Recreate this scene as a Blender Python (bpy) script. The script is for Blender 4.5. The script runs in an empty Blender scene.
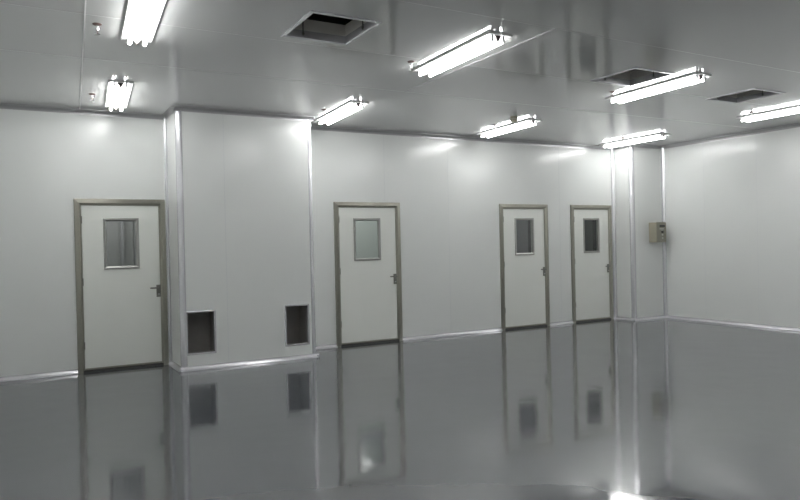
import bpy, bmesh, math
from mathutils import Vector, Matrix
C = bpy.context.scene.collection
H = 3.17                      # ceiling height
XR = 10.408                   # right wall
XL = -.45                     # left wall (outside the frame)
YF = -9.7                    # wall behind the camera

# ------------------------------------------------------------------ materials
def mat(name, col, rough=0.5, metal=0.0, spec=0.5, emis=None, strength=0.0, bump=None, var=None, coat=0.0, rvar=None):
    m = bpy.data.materials.new(name); m.use_nodes = True
    nt = m.node_tree; b = nt.nodes['Principled BSDF']
    b.inputs['Base Color'].default_value = (*col, 1)
    b.inputs['Roughness'].default_value = rough
    b.inputs['Metallic'].default_value = metal
    b.inputs['Specular IOR Level'].default_value = spec
    b.inputs['Coat Weight'].default_value = coat
    b.inputs['Coat Roughness'].default_value = 0.08
    if emis:
        b.inputs['Emission Color'].default_value = (*emis, 1)
        b.inputs['Emission Strength'].default_value = strength
    tc = nt.nodes.new('ShaderNodeTexCoord')
    if var:      # (scale, amount) gentle mottling of the colour
        n = nt.nodes.new('ShaderNodeTexNoise'); n.inputs['Scale'].default_value = var[0]; n.inputs['Detail'].default_value = 4
        nt.links.new(tc.outputs['Object'], n.inputs['Vector'])
        mx = nt.nodes.new('ShaderNodeMix'); mx.data_type = 'RGBA'
        mx.inputs['A'].default_value = (*[c * (1 - var[1]) for c in col], 1)
        mx.inputs['B'].default_value = (*[min(1, c * (1 + var[1])) for c in col], 1)
        nt.links.new(n.outputs['Fac'], mx.inputs['Factor'])
        nt.links.new(mx.outputs['Result'], b.inputs['Base Color'])
    if rvar:     # (scale, low, high)
        n = nt.nodes.new('ShaderNodeTexNoise'); n.inputs['Scale'].default_value = rvar[0]; n.inputs['Detail'].default_value = 3
        nt.links.new(tc.outputs['Object'], n.inputs['Vector'])
        mr = nt.nodes.new('ShaderNodeMapRange')
        mr.inputs['From Min'].default_value = 0.3; mr.inputs['From Max'].default_value = 0.7
        mr.inputs['To Min'].default_value = rvar[1]; mr.inputs['To Max'].default_value = rvar[2]
        nt.links.new(n.outputs['Fac'], mr.inputs['Value']); nt.links.new(mr.outputs['Result'], b.inputs['Roughness'])
    if bump:     # (scale, distance, stretch vector)
        mp = nt.nodes.new('ShaderNodeMapping'); mp.inputs['Scale'].default_value = bump[2]
        nt.links.new(tc.outputs['Object'], mp.inputs['Vector'])
        n = nt.nodes.new('ShaderNodeTexNoise'); n.inputs['Scale'].default_value = bump[0]; n.inputs['Detail'].default_value = 1.5
        nt.links.new(mp.outputs['Vector'], n.inputs['Vector'])
        bp = nt.nodes.new('ShaderNodeBump'); bp.inputs['Strength'].default_value = 1; bp.inputs['Distance'].default_value = bump[1]
        nt.links.new(n.outputs['Fac'], bp.inputs['Height']); nt.links.new(bp.outputs['Normal'], b.inputs['Normal'])
    return m

M = {}
M['wall'] = mat('white_painted_panel', (.77, .79, .775), .21, spec=.5, bump=(1.3, .0008, (1, 1, .35)), var=(1.1, .006))
M['ceil'] = mat('ceiling_panel', (.53, .54, .535), .09, spec=.8, bump=(1.4, .0007, (1, 1, 1)), var=(1.0, .015))
M['floor'] = mat('grey_epoxy', (.094, .102, .112), .09, spec=.5, bump=(3.2, .0013, (1, 1, 1)), var=(.7, .03), rvar=(1.5, .06, .12))
M['floor'].node_tree.nodes['Principled BSDF'].inputs['IOR'].default_value = 1.95
M['seam'] = mat('silicone_seam', (.68, .70, .70), .35)
M['ceilseam'] = mat('ceiling_joint', (.52, .53, .53), .3)
M['alu_shade'] = mat('shade_toned_aluminium_cove', (.42, .42, .43), .35, metal=.7, var=(9, .02))  # trim aluminium darkened; the cove's dark floor reflection is put into the colour
M['alu'] = mat('white_aluminium_trim', (.76, .76, .79), .25, metal=.6, var=(9, .02))
M['frame'] = mat('satin_steel_frame', (.39, .38, .33), .28, metal=1, var=(14, .04))
M['winframe'] = mat('polished_window_frame', (.44, .44, .42), .42, metal=1, var=(14, .03))
M['leaf'] = mat('door_leaf_enamel', (.84, .86, .815), .3, var=(2, .015), bump=(2, .0006, (1, 1, .5)))
M['dark'] = mat('dark_gasket', (.07, .07, .065), .5, var=(20, .1))
M['steel'] = mat('brushed_handle_steel', (.26, .26, .24), .35, metal=1, var=(30, .05))
M['duct'] = mat('galvanised_sheet', (.42, .405, .39), .5, metal=.0, var=(6, .12))
M['liner'] = mat('grey_liner', (.58, .56, .53), .5, var=(6, .08))
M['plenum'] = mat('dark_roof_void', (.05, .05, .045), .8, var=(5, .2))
M['white'] = mat('white_enamel', (.72, .72, .72), .35, var=(12, .01))
M['holder'] = mat('white_lamp_holder', (.6, .61, .62), .4, var=(30, .02))
M['endcap'] = mat('dark_end_cap', (.05, .035, .035), .4, var=(30, .1))
M['tube'] = mat('lit_fluorescent_tube', (.9, .9, .9), .4, emis=(1.0, .997, .985), strength=22.0, var=(30, .005))
M['chrome'] = mat('chrome', (.75, .75, .75), .15, metal=1, var=(40, .03))
M['brass'] = mat('dull_red_brown_metal', (.16, .11, .10), .35, metal=.6, var=(40, .08))
M['beige'] = mat('beige_plastic', (.42, .40, .31), .45, var=(20, .03))
M['box'] = mat('olive_beige_enamel', (.34, .325, .25), .4, var=(12, .03))
M['boxfront'] = mat('olive_grey_panel', (.25, .245, .20), .4, var=(12, .03))
M['black'] = mat('black_plastic', (.015, .015, .015), .3, var=(30, .1))
M['button'] = mat('pale_button', (.62, .62, .58), .4, var=(30, .02))
M['room_pale'] = mat('pale_green_grey_wall', (.47, .50, .475), .6, var=(2, .03))
M['room_grey'] = mat('grey_panel_wall', (.34, .34, .335), .5, var=(2, .04))
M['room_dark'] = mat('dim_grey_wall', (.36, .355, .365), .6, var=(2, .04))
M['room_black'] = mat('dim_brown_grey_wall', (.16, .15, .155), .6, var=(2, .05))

def glass():
    m = bpy.data.materials.new('window_glass'); m.use_nodes = True
    nt = m.node_tree; nt.nodes.clear()
    out = nt.nodes.new('ShaderNodeOutputMaterial'); mx = nt.nodes.new('ShaderNodeMixShader')
    tr = nt.nodes.new('ShaderNodeBsdfTransparent'); tr.inputs['Color'].default_value = (.86, .88, .87, 1)
    gl = nt.nodes.new('ShaderNodeBsdfGlossy'); gl.inputs['Roughness'].default_value = .02
    gl.inputs['Color'].default_value = (.95, .97, .96, 1)
    fr = nt.nodes.new('ShaderNodeFresnel'); fr.inputs['IOR'].default_value = 1.6
    ge = nt.nodes.new('ShaderNodeNewGeometry'); mr = nt.nodes.new('ShaderNodeMapRange')
    mr.inputs['To Min'].default_value = 1.6; mr.inputs['To Max'].default_value = 1 / 1.6
    nt.links.new(ge.outputs['Backfacing'], mr.inputs['Value']); nt.links.new(mr.outputs['Result'], fr.inputs['IOR'])
    nt.links.new(fr.outputs[0], mx.inputs[0]); nt.links.new(tr.outputs[0], mx.inputs[1]); nt.links.new(gl.outputs[0], mx.inputs[2])
    nt.links.new(mx.outputs[0], out.inputs['Surface'])
    return m
M['glass'] = glass()

# ------------------------------------------------------------------ helpers
def tag(o, label=None, cat=None, group=None, kind=None):
    if label: o['label'] = label
    if cat: o['category'] = cat
    if group: o['group'] = group
    if kind: o['kind'] = kind
    return o

def obj(name, bm, material, parent=None, smooth=False, loc=None):
    bmesh.ops.remove_doubles(bm, verts=bm.verts, dist=1e-5)
    bmesh.ops.recalc_face_normals(bm, faces=bm.faces)
    me = bpy.data.meshes.new(name); bm.to_mesh(me); bm.free()
    if smooth:
        for p in me.polygons: p.use_smooth = True
        me.set_sharp_from_angle(angle=math.radians(35))
    me.materials.append(M[material])
    o = bpy.data.objects.new(name, me); C.objects.link(o)
    if parent: o.parent = parent
    if loc: o.location = loc
    return o

def empty(name, loc):
    o = bpy.data.objects.new(name, None); C.objects.link(o); o.location = loc; o.empty_display_size = .1
    return o

def bx(bm, x0, x1, y0, y1, z0, z1, bev=0):
    r = bmesh.ops.create_cube(bm, size=1)
    bmesh.ops.scale(bm, verts=r['verts'], vec=(x1 - x0, y1 - y0, z1 - z0))
    bmesh.ops.translate(bm, verts=r['verts'], vec=((x0 + x1) / 2, (y0 + y1) / 2, (z0 + z1) / 2))
    if bev:
        e = list({e for v in r['verts'] for e in v.link_edges})
        bmesh.ops.bevel(bm, geom=e, offset=bev, segments=2, affect='EDGES', profile=.5)
    return bm

def box(x0, x1, y0, y1, z0, z1, bev=0):
    return bx(bmesh.new(), x0, x1, y0, y1, z0, z1, bev)

def cyl(bm, p0, p1, r0, r1=None, n=20):
    p0 = Vector(p0); p1 = Vector(p1); r1 = r0 if r1 is None else r1
    d = p1 - p0
    q = d.to_track_quat('Z', 'Y').to_matrix().to_4x4()
    bmesh.ops.create_cone(bm, cap_ends=True, segments=n, radius1=r0, radius2=r1, depth=d.length,
                          matrix=Matrix.Translation((p0 + p1) / 2) @ q)
    return bm

def lathe(prof, n=24):          # prof: (radius, z), open profile
    bm = bmesh.new(); rings = []
    for r, z in prof:
        if r < 1e-6: rings.append([bm.verts.new((0, 0, z))])
        else: rings.append([bm.verts.new((r * math.cos(2 * math.pi * i / n), r * math.sin(2 * math.pi * i / n), z)) for i in range(n)])
    for a, b in zip(rings, rings[1:]):
        for i in range(n):
            j = (i + 1) % n
            if len(a) == 1 and len(b) == 1: continue
            if len(a) == 1: bm.faces.new((a[0], b[i], b[j]))
            elif len(b) == 1: bm.faces.new((a[i], a[j], b[0]))
            else: bm.faces.new((a[i], a[j], b[j], b[i]))
    return bm

def slab(u0, u1, v0, v1, w0, w1, holes, to3):
    """a panel in the u,v plane with thickness w0..w1 and rectangular holes; to3 maps (u,v,w) to a point"""
    us = sorted({u0, u1, *[h[0] for h in holes], *[h[1] for h in holes]})
    vs = sorted({v0, v1, *[h[2] for h in holes], *[h[3] for h in holes]})
    us = [u for u in us if u0 <= u <= u1]; vs = [v for v in vs if v0 <= v <= v1]
    def solid(i, j):
        if i < 0 or j < 0 or i >= len(us) - 1 or j >= len(vs) - 1: return False
        cu = (us[i] + us[i + 1]) / 2; cv = (vs[j] + vs[j + 1]) / 2
        return not any(a < cu < b and c < cv < d for a, b, c, d in holes)
    bm = bmesh.new()
    def f(*pts): bm.faces.new([bm.verts.new(to3(*p)) for p in pts])
    for i in range(len(us) - 1):
        for j in range(len(vs) - 1):
            if not solid(i, j): continue
            a, b, c, d = us[i], us[i + 1], vs[j], vs[j + 1]
            f((a, c, w0), (b, c, w0), (b, d, w0), (a, d, w0)); f((a, c, w1), (b, c, w1), (b, d, w1), (a, d, w1))
            if not solid(i - 1, j): f((a, c, w0), (a, d, w0), (a, d, w1), (a, c, w1))
            if not solid(i + 1, j): f((b, c, w0), (b, d, w0), (b, d, w1), (b, c, w1))
            if not solid(i, j - 1): f((a, c, w0), (b, c, w0), (b, c, w1), (a, c, w1))
            if not solid(i, j + 1): f((a, d, w0), (b, d, w0), (b, d, w1), (a, d, w1))
    return bm

XZ = lambda u, v, w: (u, w, v)
XY = lambda u, v, w: (u, v, w)
YZ = lambda u, v, w: (w, u, v)

def sweep(bm, prof, p0, p1, e1, e2):
    """closed profile (a,b) in axes e1,e2 swept from p0 to p1"""
    p0, p1, e1, e2 = map(Vector, (p0, p1, e1, e2))
    A = [bm.verts.new(p0 + e1 * a + e2 * b) for a, b in prof]
    B = [bm.verts.new(p1 + e1 * a + e2 * b) for a, b in prof]
    n = len(prof)
    for i in range(n): bm.faces.new((A[i], A[(i + 1) % n], B[(i + 1) % n], B[i]))
    bm.faces.new(A); bm.faces.new(B)

def cove_prof(r=.045, lip=.006, n=8):     # concave fillet sitting in an inner corner
    pts = [(0, 0), (r + lip, 0), (r + lip, .004)]
    for i in range(n + 1):
        a = math.pi / 2 * i / n
        pts.append((r + .004 - r * math.sin(a) , r + .004 - r * math.cos(a)))
    pts += [(.004, r + lip), (0, r + lip)]
    return pts

def round_prof(r=.05, lip=.014, t=.004, n=8):   # convex corner cover; origin = the outer corner, axes point INTO the solid
    out = [(r + lip, -t), ]
    for i in range(n + 1):
        a = math.pi / 2 * i / n
        out.append((r - (r + t) * math.sin(a), r - (r + t) * math.cos(a)))
    out.append((-t, r + lip))
    inn = [(.003, r + lip)]
    for i in range(n + 1):
        a = math.pi / 2 * (1 - i / n)
        inn.append((r - (r - .003) * math.sin(a), r - (r - .003) * math.cos(a)))
    inn.append((r + lip, .003))
    return out + inn

def ring(bm, x0, x1, z0, z1, prof, to3, open_bottom=False):
    """mitred frame; prof: (inset, height) cross-section, closed"""
    loops = []
    for ins, h in prof:
        a, b, c, d = x0 + ins, x1 - ins, z0 + ins, z1 - ins
        if open_bottom: pts = [(a, z0), (a, d), (b, d), (b, z0)]
        else: pts = [(a, c), (a, d), (b, d), (b, c)]
        loops.append([bm.verts.new(to3(u, v, h)) for u, v in pts])
    n = len(prof); seg = 3 if open_bottom else 4
    for k in range(n):
        A = loops[k]; B = loops[(k + 1) % n]
        for i in range(seg): bm.faces.new((A[i], A[(i + 1) % 4], B[(i + 1) % 4], B[i]))
    if open_bottom:
        bm.faces.new([l[0] for l in loops]); bm.faces.new([l[3] for l in loops])
    return bm

def copy_tree(o, parent=None):
    c = o.copy(); C.objects.link(c); c.parent = parent
    for ch in [x for x in bpy.data.objects if x.parent == o and x != c]: copy_tree(ch, c)
    return c

# ------------------------------------------------------------------ measured layout
DOORS = [(.575, 1.622), (3.960, 5.050), (6.944, 7.984), (8.520, 9.519)]
WIN = [(.893, 1.303), (4.270, 4.712), (7.260, 7.673), (8.818, 9.212)]
WZ = (1.238, 1.865)
BX0, BX1, BY = 1.664, 3.398, -.626
CX, CY = 9.589, -.44
VENTS = [(1.734, 2.062, .200, .698), (2.982, 3.286, .193, .695)]
HATCH = [(1.875, 2.462, -4.412, -3.765), (5.355, 5.955, -4.285, -3.68), (7.395, 8.0, -4.21, -3.565)]

# ------------------------------------------------------------------ setting
floor = obj('floor', box(XL - .1, XR + .1, YF - .1, 2.3, -.12, 0), 'floor')
tag(floor, 'glossy grey epoxy floor of the clean room', 'floor', kind='structure')
hin = [(a + .03, b - .03, c + .03, d - .03) for a, b, c, d in HATCH]
ceil = obj('ceiling', slab(XL - .1, XR + .1, YF - .1, .1, H, H + .06, hin, XY), 'ceil')
tag(ceil, 'glossy light grey panelled ceiling with three square openings', 'ceiling', kind='structure')
holes = [(a + .02, b - .02, -.1, 2.08) for a, b in DOORS]
wb = obj('wall_back', slab(XL - .1, XR + .1, 0, H, 0, .08, [(a, b, 0 if c < 0 else c, d) for a, b, c, d in holes], XZ), 'wall')
tag(wb, 'white panelled back wall with four doors', 'wall', kind='structure')
tag(obj('wall_right', box(XR, XR + .1, YF, 0, 0, H), 'wall'), 'plain white panelled wall on the right side', 'wall', kind='structure')
tag(obj('wall_left', box(XL - .1, XL, YF, 0, 0, H), 'wall'), 'plain white wall closing the room on the left', 'wall', kind='structure')
tag(obj('wall_front', box(XL - .1, XR + .1, YF - .1, YF, 0, H), 'wall'), 'plain white wall closing the room behind the viewer', 'wall', kind='structure')

# boxed-out duct casing, corner left free for the rounded cover
R0 = .05
bm = slab(BX0 + R0, BX1 - R0, 0, H, BY, BY + .04, VENTS, XZ)
for x0, x1 in ((BX0, BX0 + .04), (BX1 - .04, BX1)):
    bx(bm, x0, x1, BY + R0, 0, 0, H)
tag(obj('wall_casing', bm, 'wall'), 'projecting white wall casing between the two left doors, with two low openings', 'wall', kind='structure')
bm = box(CX + R0, XR, CY, 0, 0, H); bx(bm, CX, CX + R0, CY + R0, 0, 0, H)
tag(obj('wall_column', bm, 'wall'), 'white boxed column in the far right corner', 'wall', kind='structure')

# vertical corner trims
n = [0]
def trim(bm, label, m='alu', smooth=True):
    n[0] += 1
    return tag(obj(f'trim_{n[0]}', bm, m, smooth=smooth), label, 'trim', kind='structure')
for (x, y, e1, e2, prof, lab) in [
    (BX0, BY, (1, 0, 0), (0, 1, 0), round_prof(), 'rounded bright corner trim on the left edge of the projecting casing'),
    (BX1, BY, (-1, 0, 0), (0, 1, 0), round_prof(), 'rounded bright corner trim on the right edge of the projecting casing'),
    (CX, CY, (1, 0, 0), (0, 1, 0), round_prof(), 'rounded bright corner trim on the front edge of the corner column'),
    (BX0, 0, (-1, 0, 0), (0, -1, 0), cove_prof(.030, .004), 'concave trim where the casing meets the wall beside the leftmost door'),
    (BX1, 0, (1, 0, 0), (0, -1, 0), cove_prof(), 'concave trim where the right side of the casing meets the back wall'),
    (CX, 0, (-1, 0, 0), (0, -1, 0), cove_prof(.045, .006), 'concave trim between the rightmost door and the column'),
    (XR, CY, (-1, 0, 0), (0, -1, 0), cove_prof(), 'concave trim between the column and the right wall')]:
    bm = bmesh.new(); sweep(bm, prof, (x, y, 0), (x, y, H), e1, e2); trim(bm, lab)

# base and ceiling coves
cp = cove_prof()
def run(bm, p0, p1, out, z, up): sweep(bm, cp, (*p0, z), (*p1, z), (*out, 0), (0, 0, up))
def base(name, segs, label):
    bm = bmesh.new()
    for p0, p1, out in segs: run(bm, p0, p1, out, 0, 1)
    tag(obj(name, bm, 'alu', smooth=True), label, 'baseboard', kind='structure')
D = DOORS
base('baseboard_back', [((XL, 0), (D[0][0], 0), (0, -1)), ((D[0][1], 0), (BX0, 0), (0, -1)), ((BX1, 0), (D[1][0], 0), (0, -1)),
     ((D[1][1], 0), (D[2][0], 0), (0, -1)), ((D[2][1], 0), (D[3][0], 0), (0, -1)), ((D[3][1], 0), (CX, 0), (0, -1))], 'bright coved skirting along the back wall between the doors')
base('baseboard_casing', [((BX0, 0), (BX0, BY), (-1, 0)), ((BX0 - .02, BY), (BX1 + .02, BY), (0, -1)), ((BX1, 0), (BX1, BY), (1, 0))], 'bright coved skirting around the projecting casing')
base('baseboard_column', [((CX, 0), (CX, CY), (-1, 0)), ((CX - .02, CY), (XR, CY), (0, -1))], 'coved skirting around the corner column')
base('baseboard_right', [((XR, CY), (XR, YF), (-1, 0))], 'coved skirting along the right wall')
base('baseboard_left', [((XL, 0), (XL, YF), (1, 0))], 'coved skirting along the left wall')
base('baseboard_front', [((XL, YF), (XR, YF), (0, 1))], 'coved skirting along the wall behind the viewer')
for segs, lab in [
    ([((XL, 0), (BX0, 0), (0, -1)), ((BX1, 0), (CX, 0), (0, -1))], 'shade-toned coved trim where the back wall meets the ceiling'),
    ([((BX0, 0), (BX0, BY), (-1, 0)), ((BX0 - .02, BY), (BX1 + .02, BY), (0, -1)), ((BX1, 0), (BX1, BY), (1, 0))], 'shade-toned coved trim around the top of the projecting casing'),
    ([((CX, 0), (CX, CY), (-1, 0)), ((CX - .02, CY), (XR, CY), (0, -1))], 'coved trim around the top of the corner column'),
    ([((XR, CY), (XR, YF), (-1, 0))], 'shade-toned coved trim where the right wall meets the ceiling'),
    ([((XL, 0), (XL, YF), (1, 0)), ((XL, YF), (XR, YF), (0, 1))], 'coved trim along the ceiling edge outside the view')]:
    bm = bmesh.new()
    for p0, p1, out in segs: run(bm, p0, p1, out, H, -1)
    trim(bm, lab, 'alu_shade')
# small domed corner pieces where skirting runs meet
def cap(x, y, lab):
    bm = bmesh.new(); bmesh.ops.create_uvsphere(bm, u_segments=16, v_segments=10, radius=.026, matrix=Matrix.Translation((x, y, .022)))
    bmesh.ops.bisect_plane(bm, geom=bm.verts[:] + bm.edges[:] + bm.faces[:], plane_co=(0, 0, .001), plane_no=(0, 0, 1), clear_inner=True)
    trim(bm, lab)
cap(BX0 - .012, BY - .012, 'small rounded skirting corner piece at the left foot of the casing')
cap(BX1 + .012, BY - .012, 'small rounded skirting corner piece at the right foot of the casing')
cap(CX - .012, CY - .012, 'small rounded skirting corner piece at the front foot of the column')

# panel joints
def joint(x0, x1, y0, y1, z0, z1, lab, m='seam'): trim(box(x0, x1, y0, y1, z0, z1), lab, m, False)
joint(2.222, 2.230, BY - .0012, BY, .06, H - .05, 'thin vertical panel joint in the projecting casing')
for x, lab in [(-.6, 'thin vertical panel joint left of the leftmost door'), (5.94, 'thin vertical panel joint in the back wall, left of the third door')]:
    joint(x, x + .007, -.0012, 0, .06, H - .05, lab)
joint(4.80, 4.807, -.0012, 0, 2.11, H - .05, 'thin vertical panel joint above the second door')
joint(8.27, 8.277, -.0012, 0, .06, H - .05, 'thin vertical panel joint between the two right doors')
for y, lab in [(-1.3, 'thin vertical panel joint in the right wall nearest the column'), (-2.27, 'thin vertical panel joint in the right wall near the edge of view')]:
    joint(XR - .0012, XR, y, y + .007, .06, H - .05, lab)
for y, lab in [(-2.42, 'thin ceiling joint between the two rows of lamps'), (-3.64, 'thin ceiling joint along the square openings'), (-4.86, 'thin ceiling joint nearest the viewer')]:
    if y == -3.64: 
        bm = bmesh.new()
        xs = [XL, HATCH[1][0] , HATCH[1][1], HATCH[2][0], HATCH[2][1], XR]
        bx(bm, XL, HATCH[2][0], y, y + .006, H - .001, H); bx(bm, HATCH[2][1], XR, y, y + .006, H - .001, H)
        trim(bm, lab, 'ceilseam', False)
    else: joint(XL, XR, y, y + .006, H - .001, H, lab, 'ceilseam')
bm = bmesh.new(); sweep(bm, [(0, 0), (.009, 0), (.009, -.003), (0, -.003)], (.30, -6.0, H), (.66, -.05, H), (1, 0, 0), (0, 0, 1)); trim(bm, 'bright lengthwise ceiling joint strip left of the left lamps', 'white', False)
joint(3.79, 3.796, -4.86, -2.42, H - .003, H, 'bright lengthwise ceiling joint strip beside the large middle lamp', 'alu')

# ------------------------------------------------------------------ rooms glimpsed through the door windows
BY1 = 2.2
def backroom(x0, x1, depth, m, lab, k):
    bm = bmesh.new()
    bx(bm, x0, x1, depth, depth + .05, 0, 2.7); bx(bm, x0, x1, .08, depth, 2.7, 2.75)
    bx(bm, x0 - .02, x0, .08, depth, 0, 2.75); bx(bm, x1, x1 + .02, .08, depth, 0, 2.75)
    tag(obj(f'wall_behind_door_{k}', bm, m), lab, 'wall', kind='structure')
backroom(-.3, 2.6, 1.3, 'room_grey', 'grey panelled wall seen through the window of the leftmost door', 1)
backroom(3.3, 6.3, 1.6, 'room_pale', 'pale green grey wall seen through the window of the second door', 2)
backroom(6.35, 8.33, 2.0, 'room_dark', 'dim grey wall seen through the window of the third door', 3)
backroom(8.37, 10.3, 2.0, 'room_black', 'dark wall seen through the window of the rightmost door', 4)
bm = bmesh.new()
for x, w in ((.55, .34), (.91, .31), (1.22, .19), (1.42, .12), (1.56, .3)):
    bx(bm, x, x + w, 1.24, 1.3, 0.0, 2.6, .008)
trim(bm, 'grey folded wall panels behind the window of the leftmost door', 'room_grey', False)
bm = box(1.235, 1.272, 1.16, 1.30, 0, 2.6); trim(bm, 'dark upright post behind the window of the leftmost door', 'room_dark', False)
bm = box(8.29, 8.33, .55, .88, 0, 2.6); trim(bm, 'dark upright strip behind the window of the third door', 'room_black', False)  # dark strip on the side partition, right part of the window view
bm = box(10.26, 10.3, .75, 1.2, 0, 2.6); trim(bm, 'dark upright strip behind the window of the rightmost door', 'plenum', False)  # dark strip on the partition, right half of the window view
def lamp(x, y, z, w, name):  # unseen fill light added to brighten a room behind a door
    l = bpy.data.lights.new(name, 'AREA'); l.shape = 'RECTANGLE'; l.size = 1.1; l.size_y = .15; l.energy = w
    o = bpy.data.objects.new(name, l); C.objects.link(o); o.location = (x, y, z); return o
lamp(1.0, .75, 2.66, 9, 'side_room_fill'); lamp(4.8, .85, 2.66, 12, 'side_room_fill')
lamp(7.3, .9, 2.66, 4, 'side_room_fill'); lamp(8.9, .9, 2.66, .6, 'side_room_fill')

# ------------------------------------------------------------------ doors
DL = ['leftmost white door beside the projecting casing, grey striped view in its window',
      'white door right of the projecting casing, pale green grey window',
      'white door with dark grey window, third from the left',
      'rightmost white door beside the corner column, nearly black window']
for k, ((a, b), (w0, w1)) in enumerate(zip(DOORS, WIN)):
    t = empty(f'door_{k + 1}', ((a + b) / 2, 0, 0)); tag(t, DL[k], 'door', kind='structure')
    L = Vector(t.location)
    to = lambda u, v, w: (u - L.x, w, v)
    fp = [(0, .0), (0, -.020), (.004, -.026), (.050, -.034), (.056, -.032), (.068, -.014), (.078, -.012), (.078, .075), (.055, .075), (.055, .0)]
    fo = obj('door_frame', ring(bmesh.new(), a, b, 0, 2.1, fp, to, True), 'frame', t)
    lo, hi = a + .081, b - .081
    lf = obj('door_leaf', slab(lo, hi, .034, 2.018, -.004, .036, [(w0 + .03, w1 - .03, WZ[0] + .03, WZ[1] - .03)], to), 'leaf', t)
    wp = [(0, -.004), (0, -.012), (.004, -.017), (.020, -.018), (.034, -.010), (.038, .012), (.030, .012), (.030, -.004)]
    obj('window_frame', ring(bmesh.new(), w0, w1, WZ[0], WZ[1], wp, to), 'winframe', lf)
    obj('window_glass', box(w0 + .031 - L.x, w1 - .031 - L.x, .012, .017, WZ[0] + .031, WZ[1] - .031), 'glass', lf)
    th = box(a + .06 - L.x, b - .06 - L.x, -.022, .05, .001, .026, .004); obj('threshold', th, 'dark', t)
    obj('bottom_strip', box(lo - L.x, hi - L.x, -.009, -.0045, .03, .050), 'frame', lf)
    px = [1.521, 4.944, 7.884, 9.412][k] - L.x
    hp = obj('lock_plate', box(px - .026, px + .026, -.014, -.0045, .868, 1.022, .003), 'steel', lf)
    bm = bmesh.new(); cyl(bm, (px + .002, -.012, .985), (px + .002, -.06, .985), .011)
    cyl(bm, (px + .010, -.055, .985), (px - .095, -.055, .985), .0095); cyl(bm, (px - .095, -.055, .985), (px - .108, -.052, .985), .0095, .006)
    obj('handle', bm, 'steel', hp, smooth=True)
    bm = bmesh.new(); cyl(bm, (px + .002, -.013, .905), (px + .002, -.020, .905), .012); obj('lock_cylinder', bm, 'chrome', hp, smooth=True)
    # hinges on the left jamb
    for z in (.28, 1.05, 1.80):
        bm = bmesh.new(); cyl(bm, (lo - .002 - L.x, -.010, z), (lo - .002 - L.x, -.010, z + .09), .006, n=12); obj('hinge', bm, 'steel', t, smooth=True)

# ------------------------------------------------------------------ low openings in the casing
VL = ['dark low rectangular opening at the left end of the casing', 'dark low rectangular opening at the right end of the casing']
for k, (a, b, c, d) in enumerate(VENTS):
    t = empty('return_air_vent', ((a + b) / 2, BY, c)); tag(t, VL[k], 'vent', 'low air openings in the casing')
    L = Vector(t.location); to = lambda u, v, w: (u - L.x, w - L.y, v - L.z)
    vp = [(-.016, BY), (-.016, BY - .005), (-.008, BY - .007), (.004, BY - .005), (.006, BY + .04), (0, BY + .04), (0, BY)]
    obj('vent_frame', ring(bmesh.new(), a, b, c, d, vp, to), 'alu', t)
    x0, x1 = [(1.705, 2.13), (2.80, 3.35)][k]
    bm = bmesh.new(); y0, y1, z0, z1 = BY + .042, -.13, .08, .95
    for q in [(x0, x1, y1, y1 + .01, z0, z1), (x0, x0 + .005, y0, y1, z0, z1), (x1 - .005, x1, y0, y1, z0, z1), (x0, x1, y0, y1, z0 - .005, z0), (x0, x1, y0, y1, z1, z1 + .005)]:
        bx(bm, q[0] - L.x, q[1] - L.x, q[2] - L.y, q[3] - L.y, q[4] - L.z, q[5] - L.z)
    obj('duct_liner', bm, 'duct', t)

# ------------------------------------------------------------------ square ceiling openings
HL = ['square ceiling opening above the projecting casing, the largest in view', 'square ceiling opening beside the long lamp right of the middle', 'square ceiling opening at the right edge of the ceiling']
for k, (a, b, c, d) in enumerate(HATCH):
    t = empty('ceiling_hatch', ((a + b) / 2, (c + d) / 2, H)); tag(t, HL[k], 'ceiling opening', 'square openings in the ceiling')
    L = Vector(t.location); to = lambda u, v, w: (u - L.x, v - L.y, w - L.z)
    rp = [(0, H), (0, H - .006), (.003, H - .009), (.028, H - .009), (.031, H - .004), (.031, H + .055), (.030, H + .055), (.030, H)]
    obj('hatch_frame', ring(bmesh.new(), a, b, c, d, rp, to), 'alu', t)
    lp = [(.031, H + .056), (.031, H + .15), (.026, H + .15), (.026, H + .061)]
    obj('liner', ring(bmesh.new(), a, b, c, d, lp, to), 'liner', t)
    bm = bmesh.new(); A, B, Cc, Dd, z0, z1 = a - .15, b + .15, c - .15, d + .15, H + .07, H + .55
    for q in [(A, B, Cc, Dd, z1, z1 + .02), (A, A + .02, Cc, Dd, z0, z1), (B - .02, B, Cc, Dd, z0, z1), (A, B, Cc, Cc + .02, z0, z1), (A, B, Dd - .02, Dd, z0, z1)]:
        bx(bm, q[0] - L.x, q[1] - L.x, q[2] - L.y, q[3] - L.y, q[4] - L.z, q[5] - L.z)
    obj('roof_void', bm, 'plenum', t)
    for (x, y) in [(a + (b - a) * .30, d - .037), (b - .037, c + (d - c) * .42), (a + .037, c + (d - c) * .5)]:
        bm = bmesh.new(); cyl(bm, (x - L.x, y - L.y, .012), (x - L.x, y - L.y, .50), .006, n=10); cyl(bm, (x - L.x, y - L.y, .02), (x - L.x, y - L.y, .035), .011, n=6)
        obj('hanger_rod', bm, 'dark', t)

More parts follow.
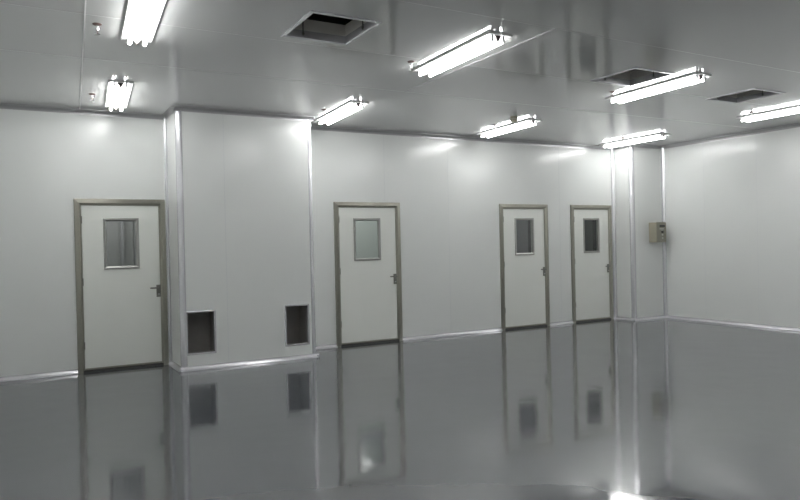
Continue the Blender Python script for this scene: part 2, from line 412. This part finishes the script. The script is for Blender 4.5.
# ------------------------------------------------------------------ fluorescent lamps
LEN, WID = 1.30, .235
def make_light():
    t = empty('ceiling_light', (0, 0, 0))
    bm = bmesh.new(); w = WID / 2
    prof = [(-w, 0), (-w, -.016), (-w + .004, -.019), (-.075, -.012), (.075, -.012), (w - .004, -.019), (w, -.016), (w, 0)]
    sweep(bm, prof, (0, -LEN / 2, 0), (0, LEN / 2, 0), (1, 0, 0), (0, 0, 1)); obj('base_plate', bm, 'white', t)
    bm = bmesh.new(); sweep(bm, [(-.03, -.012), (.03, -.012), (.004, -.050), (-.004, -.050)], (0, -LEN / 2 + .045, 0), (0, LEN / 2 - .045, 0), (1, 0, 0), (0, 0, 1))
    obj('reflector_ridge', bm, 'white', t)
    for s in (-1, 1):
        y = s * (LEN / 2 - .04)
        bm = bmesh.new(); sweep(bm, [(-.031, -.012), (.031, -.012), (.005, -.058), (-.005, -.058)], (0, y - .006, 0), (0, y + .006, 0), (1, 0, 0), (0, 0, 1))
        obj('end_cap', bm, 'endcap', t)
        for q in (-1, 1):
            bm = box(q * .056 - .009, q * .056 + .009, y - .010, y + .010, -.064, -.012, .003)
            obj('lamp_holder', bm, 'holder', t)
    for q in (-1, 1):
        bm = bmesh.new(); yy = LEN / 2 - .051
        cyl(bm, (q * .056, -yy, -.052), (q * .056, yy, -.052), .0145, n=14)
        obj('fluorescent_tube', bm, 'tube', t, smooth=True)
    return t
light0 = make_light()
LIGHTS = [(.975, -1.03, 'short looking double tube lamp above the leftmost door'),
          (.815, -3.83, 'large double tube lamp cut by the top edge, nearest on the left'),
          (3.59, -1.11, 'double tube lamp close to the wall just right of the projecting casing'),
          (3.48, -3.93, 'large double tube lamp in the upper middle of the ceiling'),
          (6.345, -1.02, 'double tube lamp before the back wall, beside the round detector'),
          (6.265, -3.755, 'long double tube lamp partly in front of a square ceiling opening'),
          (9.165, -.87, 'double tube lamp above the corner column'),
          (9.06, -3.57, 'double tube lamp cut by the right edge of the view'),
          (.82, -6.75, 'added double tube lamp of the unseen fill row, leftmost of that row'),  # this row is added out of view to even out the light
          (3.50, -6.75, 'added double tube lamp of the unseen fill row, second from its left end'),
          (6.20, -6.75, 'added double tube lamp of the unseen fill row, third from its left end'),
          (8.90, -6.75, 'added double tube lamp of the unseen fill row, nearest the right wall')]
TURN = [4.5, 4.0, 3.5, 2.0, 2.8, 2.9, -1.0, 0, 0, 0, 0, 0]
for i, (x, y, lab) in enumerate(LIGHTS):
    o = light0 if i == 0 else copy_tree(light0)
    o.location = (x, y, H); o.rotation_euler.z = -math.radians(TURN[i]); tag(o, lab, 'ceiling light', 'fluorescent lamps on the ceiling')

# ------------------------------------------------------------------ sprinklers and detector
def make_sprinkler():
    t = empty('fire_sprinkler', (0, 0, 0))
    obj('escutcheon', lathe([(0, 0), (.034, 0), (.034, -.004), (.022, -.012), (.012, -.014), (0, -.014)]), 'brass', t, smooth=True)
    bm = bmesh.new(); cyl(bm, (0, 0, -.012), (0, 0, -.036), .0105, n=12); cyl(bm, (0, 0, -.036), (0, 0, -.044), .014, .012, n=6)
    bx(bm, -.014, -.010, -.003, .003, -.075, -.040); bx(bm, .010, .014, -.003, .003, -.075, -.040); bx(bm, -.014, .014, -.003, .003, -.078, -.073)
    obj('nozzle_frame', bm, 'chrome', t)
    bm = bmesh.new(); cyl(bm, (0, 0, -.044), (0, 0, -.073), .0035, n=8); obj('heat_bulb', bm, 'brass', t)
    obj('deflector', lathe([(0, -.078), (.020, -.078), (.022, -.080), (.020, -.082), (0, -.082)]), 'chrome', t, smooth=True)
    return t
s0 = make_sprinkler()
SP = [(.545, -3.443, 'small sprinkler head left of the lamp cut by the top edge'), (.722, -.95, 'small sprinkler head left of the lamp above the leftmost door'),
      (3.353, -1.155, 'small sprinkler head left of the lamp right of the casing'), (3.227, -3.527, 'small sprinkler head at the far end of the large middle lamp'),
      (6.06, -1.08, 'small sprinkler head left of the round ceiling detector'), (5.99, -3.39, 'small sprinkler head below the middle square ceiling opening'),
      (8.86, -.92, 'small sprinkler head left of the lamp above the column'), (8.77, -3.264, 'small sprinkler head beside the lamp cut by the right edge')]
for i, (x, y, lab) in enumerate(SP):
    o = s0 if i == 0 else copy_tree(s0)
    o.location = (x, y, H); tag(o, lab, 'sprinkler', 'sprinkler heads beside the lamps')
t = empty('smoke_detector', (5.915, -1.70, H)); tag(t, 'round beige detector on the ceiling above the fourth back lamp', 'detector')
obj('detector_base', lathe([(0, 0), (.050, 0), (.050, -.022), (.046, -.026), (0, -.026)]), 'beige', t, smooth=True)
obj('sensor_band', lathe([(0, -.026), (.047, -.026), (.047, -.040), (0, -.036)]), 'button', t, smooth=True)
obj('detector_dome', lathe([(0, -.040), (.050, -.040), (.050, -.054), (.043, -.068), (.024, -.076), (0, -.078)]), 'beige', t, smooth=True)

# ------------------------------------------------------------------ control box
bxx0, bxx1, bz0, bz1, bd = 10.005, 10.245, 1.40, 1.762, .185
t = empty('control_box', ((bxx0 + bxx1) / 2, CY, bz0)); tag(t, 'olive beige wall control box on the corner column', 'control box')
W = (bxx1 - bxx0) / 2; HH = bz1 - bz0
obj('housing', box(-W, W, -bd + .02, 0, 0, HH, .004), 'box', t)
f = obj('front_panel', box(-W - .003, W + .003, -bd, -bd + .019, -.003, HH + .003, .004), 'boxfront', t)
yf = -bd
obj('display', box(-.055, .085, yf - .003, yf - .0005, HH - .085, HH - .05, .001), 'black', f)
obj('name_strip', box(-.055, .06, yf - .002, yf - .0005, HH - .125, HH - .112), 'button', f)
bm = bmesh.new(); cyl(bm, (.01, yf - .0005, HH - .175), (.01, yf - .022, HH - .175), .022, .018); obj('selector_knob', bm, 'black', f, smooth=True)
for z in (HH - .15,): obj('status_lamp', box(-.02, .035, yf - .003, yf - .0005, z + .005, z + .012), 'button', f)
for z in (.075, .135):
    bm = bmesh.new(); cyl(bm, (.015, yf - .0005, z), (.015, yf - .012, z), .017, .015); obj('push_button', bm, 'button', f, smooth=True)
obj('hinge', box(W - .0005, W + .012, -bd + .03, -bd + .05, .04, .12), 'steel', t); 

# ------------------------------------------------------------------ world and camera
w = bpy.data.worlds.new('world'); bpy.context.scene.world = w; w.use_nodes = True
w.node_tree.nodes['Background'].inputs[0].default_value = (0, 0, 0, 1)
w.node_tree.nodes['Background'].inputs[1].default_value = 0
cam = bpy.data.cameras.new('camera'); co = bpy.data.objects.new('camera', cam); C.objects.link(co)
a, b, c = math.radians(29.2336), math.radians(-.4603), math.radians(-1.2587)
F = Vector((math.sin(a) * math.cos(b), math.cos(a) * math.cos(b), math.sin(b)))
r0 = Vector((math.cos(a), -math.sin(a), 0)); u0 = r0.cross(F)
r = math.cos(c) * r0 + math.sin(c) * u0; u = -math.sin(c) * r0 + math.cos(c) * u0
mt = Matrix((r, u, -F)).transposed().to_4x4(); mt.translation = Vector((0, -8.984, 1.4636))
co.matrix_world = mt
cam.sensor_width = 36; cam.lens = 677.177 * 36 / 800; cam.shift_x = 1 / 800; cam.clip_start = .05; cam.clip_end = 60
S = bpy.context.scene; S.camera = co
S.view_settings.view_transform = 'Standard'; S.view_settings.look = 'None'; S.view_settings.gamma = 1; S.view_settings.use_curve_mapping = False
S.view_settings.exposure = .72
